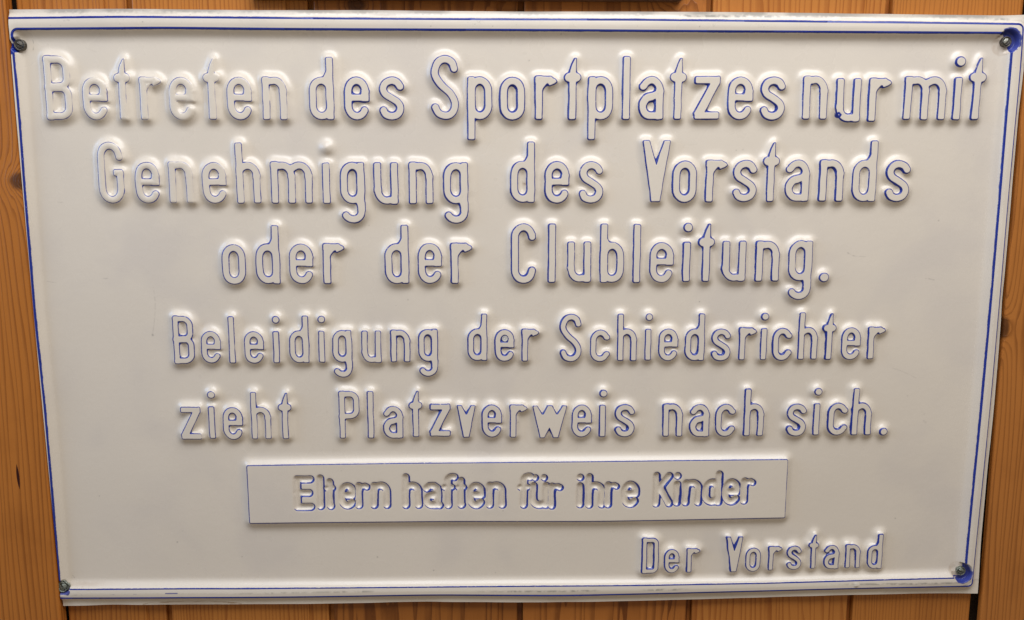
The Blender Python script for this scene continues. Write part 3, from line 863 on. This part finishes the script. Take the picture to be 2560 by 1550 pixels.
ML = wood_material('post_pine_knotty', (.47, .160, .026, 1), (.215, .060, .008, 1), 4.1, freq=200, knots=((-.4825, .140, .0125, .8),), pocket=(-.5115, -.1588, .0016, .0145), contrast=.75, warp=.28)
MR = wood_material('post_pine_pale', (.46, .165, .033, 1), (.23, .072, .012, 1), 8.7, freq=190, knots=((.502, -.010, .006, 2.2),), contrast=.7, warp=.6)
post('wooden_post', -.4812, -.4830, .118, -1, .009, ML, 'orange brown pine upright with a knot, left of the notice')
post('wooden_post', .5045, .4985, .112, 1, .003, MR, 'lighter pine upright with nicked face, right of the notice')

# the lower edge of another board hanging above, only its underside line is in the picture
mo = wood_material('dark_stained_board', (.10, .045, .02, 1), (.04, .015, .006, 1), 3.3, freq=120)
bb_ = bmesh.new()
bmesh.ops.create_cube(bb_, size=1.0)
for vv in bb_.verts:
    vv.co = Vector((vv.co.x * .412, vv.co.y * .0115, vv.co.z * .12))
bmesh.ops.bevel(bb_, geom=list(bb_.edges), offset=.0012, segments=2, affect='EDGES')
bo = link_mesh('hanging_board', bb_, mo, None, smooth=False)
bo.location = (-.049, -.0020, .3114 + .06)
tag(bo, 'dark stained board hung above the notice, only its lower edge in the picture', 'board')

# ------------------------------------------------------------------ screws
def metal(name, c, rough):
    m, nt, b = mat(name)
    g = N(nt); co = g.obj()
    n = g.noise(co, 900, 4, .7); n2 = g.noise(co, 350, 3, .6)
    g.link(g.mix(g.ss(n, .35, .65), tuple(v * .25 for v in c) + (1,), c + (1,)), b.inputs['Base Color'])
    b.inputs['Metallic'].default_value = .85
    g.link(g.math('ADD', rough, g.math('MULTIPLY', n2, .3)), b.inputs['Roughness'])
    g.link(g.bump(g.math('ADD', n, n2), .7, .0006), b.inputs['Normal'])
    return m


def lathe_bm(prof_, n=40, wobble=None):
    """profile (r, out) -> surface facing -Y"""
    bm = bmesh.new()
    rings = []
    for (r, h) in prof_:
        if r == 0:
            rings.append([bm.verts.new((0, -h, 0))]); continue
        ring = []
        for k in range(n):
            a = 2 * math.pi * k / n
            rr = r * (1 + (wobble(a) if wobble else 0))
            ring.append(bm.verts.new((rr * math.cos(a), -h, rr * math.sin(a))))
        rings.append(ring)
    for a, b_ in zip(rings[:-1], rings[1:]):
        for k in range(n):
            k2 = (k + 1) % n
            if len(b_) == 1: bm.faces.new((a[k], a[k2], b_[0]))
            elif len(a) == 1: bm.faces.new((a[0], b_[k2], b_[k]))
            else: bm.faces.new((a[k], a[k2], b_[k2], b_[k]))
    bmesh.ops.recalc_face_normals(bm, faces=bm.faces)
    return bm


M_dark = metal('dull_dark_steel', (.20, .18, .15), .35)
M_zinc = metal('weathered_zinc', (.55, .54, .46), .28)
M_green = metal('tarnished_steel', (.40, .43, .36), .35)


def screw(u, v, w, r, style, m, m2, label, rot=0.0, tilt=(0, 0)):
    o = empty('screw', (u / 1000, -w / 1000, v / 1000))
    o.rotation_euler = (tilt[0], 0, tilt[1])
    tag(o, label, 'screw', 'screws in the corners of the notice')
    mm = .001
    if style == 'slot':
        cup = lathe_bm([(r * mm, -3 * mm), (r * mm, .4 * mm), (r * .93 * mm, 1.2 * mm), (r * .80 * mm, 1.3 * mm), (r * .72 * mm, .5 * mm), (0, .3 * mm)])
        link_mesh('washer', cup, m, o)
        rh = r * .70
    else:
        wob_ = (lambda a: .09 * math.sin(3 * a + 1) + .05 * math.sin(8 * a)) if style == 'bent' else None
        cup = lathe_bm([(r * mm, -3 * mm), (r * mm, .3 * mm), (r * .96 * mm, 1.0 * mm), (r * .86 * mm, 1.1 * mm), (r * .76 * mm, .1 * mm), (0, 0)], wobble=wob_)
        link_mesh('washer', cup, m, o)
        rh = r * .66
    # domed head split by a real slot
    sw = rh * .16
    n = 26
    for sgn in (1, -1):
        bm = bmesh.new()
        a0 = math.asin(sw / rh)
        top = []; low = []
        rows_ = []
        for q_ in range(6):
            f = 1 - q_ / 5
            ring = []
            for k in range(n + 1):
                a = a0 + (math.pi - 2 * a0) * k / n
                x, z = rh * f * math.cos(a), rh * math.sin(a) * f
                z = max(z, sw)
                ring.append(bm.verts.new((x * mm, -(.4 + 1.3 * math.sqrt(max(0, 1 - (f * .93) ** 2))) * mm, sgn * z * mm)))
            rows_.append(ring)
        skirt = [bm.verts.new((vv.co.x, .0005, vv.co.z)) for vv in rows_[0]]
        rows_ = [skirt] + rows_
        for A_, B_ in zip(rows_[:-1], rows_[1:]):
            for k in range(n): bm.faces.new((A_[k], A_[k + 1], B_[k + 1], B_[k]))
        bmesh.ops.remove_doubles(bm, verts=bm.verts, dist=1e-7)
        bmesh.ops.recalc_face_normals(bm, faces=bm.faces)
        h = link_mesh('head', bm, m2, o)
        h.rotation_euler = (0, rot, 0)
    if style == 'bent':
        # twisted burr of the split washer, pushed up round the head
        bm = bmesh.new()
        segs = 22
        prev = None
        for k in range(segs + 1):
            a = math.radians(-35 + 150 * k / segs)
            R0 = r * (1.10 + .10 * math.sin(5 * a))
            cx, cz = R0 * math.cos(a), R0 * math.sin(a)
            rad = (.75 + .35 * math.sin(7 * a)) * math.sin(math.pi * (k + .5) / (segs + 1)) + .15
            ring = []
            for j in range(8):
                b_ = 2 * math.pi * j / 8
                ring.append(bm.verts.new(((cx + rad * math.cos(b_) * math.cos(a)) * mm, -(.8 + .6 * math.sin(3 * a) + rad * math.sin(b_)) * mm, (cz + rad * math.cos(b_) * math.sin(a)) * mm)))
            if prev:
                for j in range(8): bm.faces.new((prev[j], prev[(j + 1) % 8], ring[(j + 1) % 8], ring[j]))
            prev = ring
        bmesh.ops.recalc_face_normals(bm, faces=bm.faces)
        link_mesh('burr', bm, m, o)
    return o


screw(-474.7, 268.2, 4.6, 5.4, 'slot', M_dark, M_dark, 'dark slotted screw in the top left corner of the notice', rot=.45)
screw(477.0, 274.7, 4.8, 5.1, 'cup', M_dark, M_zinc, 'bright zinc screw inside a blue smear in the top right corner', rot=-.9, tilt=(.04, .08))
screw(-477.2, -281.0, 5.2, 5.6, 'bent', M_green, M_green, 'tarnished screw with chewed washer in the bottom left corner', rot=1.1, tilt=(-.1, .1))
screw(477.2, -275.2, 4.8, 4.9, 'cup', M_green, M_green, 'greenish grey screw on a round stain in the bottom right corner', rot=.3, tilt=(.05, -.05))

# small painted rivet that sits in the eye of an e
mr, nt, b = mat('painted_rivet')
g = N(nt)
g.link(g.mix(g.ss(g.noise(g.obj(), 1400, 3, .7), .52, .62), (.66, .63, .58, 1), (.22, .21, .20, 1)), b.inputs['Base Color'])
b.inputs['Roughness'].default_value = .4
rv = link_mesh('rivet', lathe_bm([(3.0e-3, -4e-3), (3.0e-3, 0), (2.7e-3, .5e-3), (2.3e-3, .35e-3), (2.1e-3, .1e-3), (1.3e-3, .25e-3), (0, .5e-3)], 28), mr)
rv.location = (-0.0136, -.0067, -0.0181)
tag(rv, 'tiny cream painted rivet in the eye of the e of the middle word der', 'rivet')
